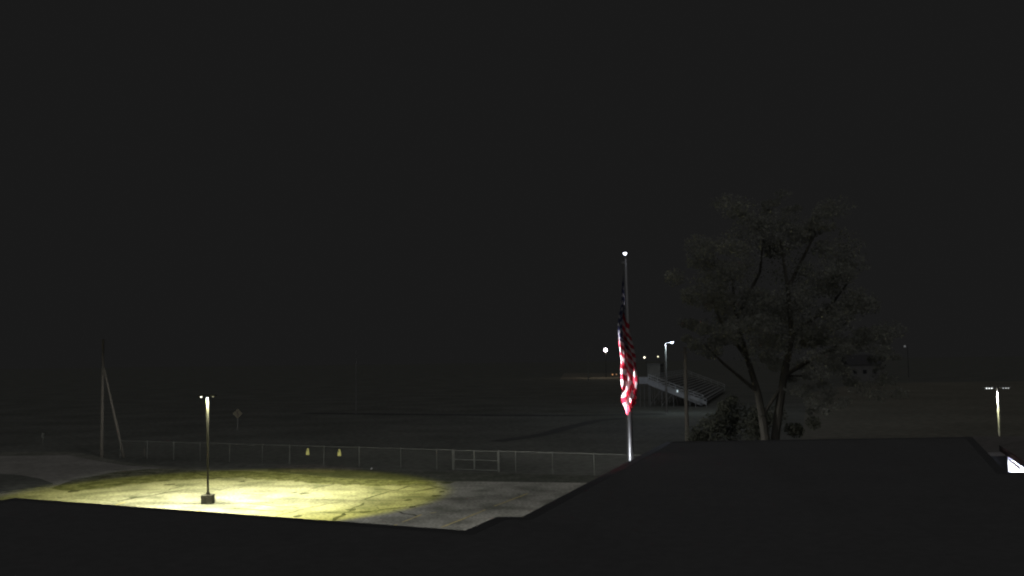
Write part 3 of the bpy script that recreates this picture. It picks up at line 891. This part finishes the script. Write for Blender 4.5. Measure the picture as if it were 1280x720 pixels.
# ================================================================== TREE AND SHRUB
def leaves(b_pts, count, size, rng):
    """leaf-clump quads scattered through lobes: list of (centre, radii, weight)"""
    w = np.array([l[2] for l in b_pts]); w = w / w.sum()
    V = []; Fc = []
    which = rng.choice(len(b_pts), count, p=w)
    d = rng.normal(size=(count, 3)); d /= np.linalg.norm(d, axis=1)[:, None]
    rad = rng.random(count) ** (1 / 2.2)
    ce = np.array([l[0] for l in b_pts])[which]; ra = np.array([l[1] for l in b_pts])[which]
    P_ = ce + d * rad[:, None] * ra
    t1 = rng.normal(size=(count, 3)); t1 /= np.linalg.norm(t1, axis=1)[:, None]
    t2 = np.cross(t1, rng.normal(size=(count, 3))); t2 /= np.linalg.norm(t2, axis=1)[:, None]
    s = size * rng.uniform(.6, 1.5, count)[:, None]
    a = P_ + t1 * s; c = P_ - t1 * s; bb = P_ + t2 * s * .55; dd = P_ - t2 * s * .55
    V = np.stack([a, bb, c, dd], 1).reshape(-1, 3)
    Fc = np.arange(count * 4).reshape(-1, 4)
    return V, Fc

def mesh_np(name, V, Fc, m, parent):
    me = bpy.data.meshes.new(name)
    me.from_pydata(V.tolist(), [], Fc.tolist()); me.materials.append(m); me.update()
    o = bpy.data.objects.new(name, me); col.objects.link(o); o.parent = parent
    return o

rng = np.random.default_rng(4)
TD = 80.0
tb = at_d(965, 560, TD)
tree = empty('broadleaf_tree', (tb.x, tb.y, 0))
def TP(px, py, dy=0.0):
    p = at_d(px, py, TD + dy); return Vector((p.x - tb.x, p.y - tb.y, p.z))
b = MB()
trunkA = [Vector((-.35, 0, 0)), TP(957, 549), TP(953, 520), TP(947, 490, .4), TP(935, 450, 1), TP(920, 400, 1.2), TP(915, 340, .6)]
b.path(trunkA, [.45, .36, .33, .28, .22, .15, .07], 9)
trunkB = [Vector((.35, .2, 0)), TP(969, 549, .2), TP(974, 510, .2), TP(980, 470), TP(990, 420, -.4), TP(985, 360, -.8), TP(975, 300, -.6)]
b.path(trunkB, [.48, .36, .34, .30, .23, .16, .07], 9)
for p0, p1, p2 in ((trunkA[3], (905, 455), (880, 430)), (trunkA[4], (900, 400), (885, 360)), (trunkB[3], (1030, 440), (1075, 430)), (trunkB[4], (1040, 380), (1070, 340)), (trunkB[3], (1010, 450, ), (1030, 480)), (trunkA[5], (950, 340), (955, 290)), (trunkB[5], (1010, 310), (1025, 280)), (trunkA[2], (985, 470), (1010, 470))):
    q1, q2 = TP(*p1, random.uniform(-2, 2)), TP(*p2, random.uniform(-3, 3))
    b.path([p0, q1, q2], [.17, .11, .04], 7)
b.build('trunk', M_bark, tree)
lobes = []
for (px, py, rx, rz, w) in ((940, 285, 3.0, 2.2, 1), (900, 320, 2.4, 2.1, .8), (990, 300, 3.0, 2.2, 1), (1035, 325, 2.2, 2.0, .8), (960, 350, 3.6, 2.6, 1.6), (890, 375, 2.2, 2.2, .9), (1050, 380, 2.6, 2.4, 1), (925, 410, 2.6, 2.0, 1), (1000, 410, 3.2, 2.4, 1.4), (890, 425, 1.6, 1.5, .6), (1080, 425, 2.4, 2.0, .9), (1040, 450, 2.4, 1.7, .8), (985, 460, 1.8, 1.2, .4), (1085, 470, 1.9, 1.4, .5), (1010, 490, 1.5, .9, .35), (1030, 500, 1.2, .9, .3), (925, 262, 1.2, 1.2, .3), (970, 258, 1.3, 1.0, .3), (1105, 445, 1.0, 1.0, .25), (868, 405, 1.0, 1.1, .25), (1020, 285, 1.2, 1.1, .3)):
    c_ = TP(px, py, random.uniform(-2.5, 2.5))
    # break each lobe into smaller clumps
    for k in range(8):
        dd = Vector((random.gauss(0, .55) * rx, random.gauss(0, .6) * 2.6, random.gauss(0, .5) * rz))
        f = random.uniform(.32, .62)
        lobes.append((tuple(c_ + dd), (rx * f, rx * f, rz * f * .8), w))
for k in range(70):
    d_ = Vector((random.gauss(0, 1), random.gauss(0, 1), random.gauss(0, 1))).normalized() * random.random() ** .4
    c_ = TP(982, 375); lobes.append(((c_.x + d_.x * 7.2, c_.y + d_.y * 5, c_.z + d_.z * 7.4), (1.5, 1.4, 1.1), .35))
V_, Fc = leaves(lobes, 46000, .11, rng)
mesh_np('crown', V_, Fc, M_leaf, tree)
tag(tree, 'large dark broadleaf tree with two stems rising behind the flat roof', 'tree')

# dark shrub mass in front of the bleachers' near end
SD = 105.0
sb = at_d(905, 545, SD)
sh = empty('shrub', (sb.x, sb.y, 0))
lobes = []
for (px, py, rx, rz) in ((880, 540, 2.2, 2.0), (900, 530, 2.2, 2.0), (925, 522, 2.5, 2.2), (950, 520, 2.4, 2.2), (870, 550, 1.8, 1.4), (940, 540, 2.6, 2), (905, 515, 1.2, 1.0), (1000, 535, 1.6, 1.6)):
    p = at_d(px, py, SD + random.uniform(-1.5, 1.5))
    for k in range(4):
        lobes.append(((p.x - sb.x + random.gauss(0, .7), p.y - sb.y + random.gauss(0, .8), p.z + random.gauss(0, .6)), (rx * .55, 1.2, rz * .5), 1))
V_, Fc = leaves(lobes, 9000, .13, rng)
mesh_np('foliage', V_, Fc, M_leaf2, sh)
b = MB()
for i in range(9):
    a = random.uniform(-4.5, 5)
    b.path([(a, random.uniform(-.5, .5), 0), (a + random.uniform(-.4, .4), 0, 1.2), (a + random.uniform(-.9, .9), random.uniform(-.6, .6), 2.6)], [.06, .045, .02], 6)
b.build('stem', M_bark, sh)
tag(sh, 'dark rounded shrub mass between the roof edge and the bleachers', 'shrub')
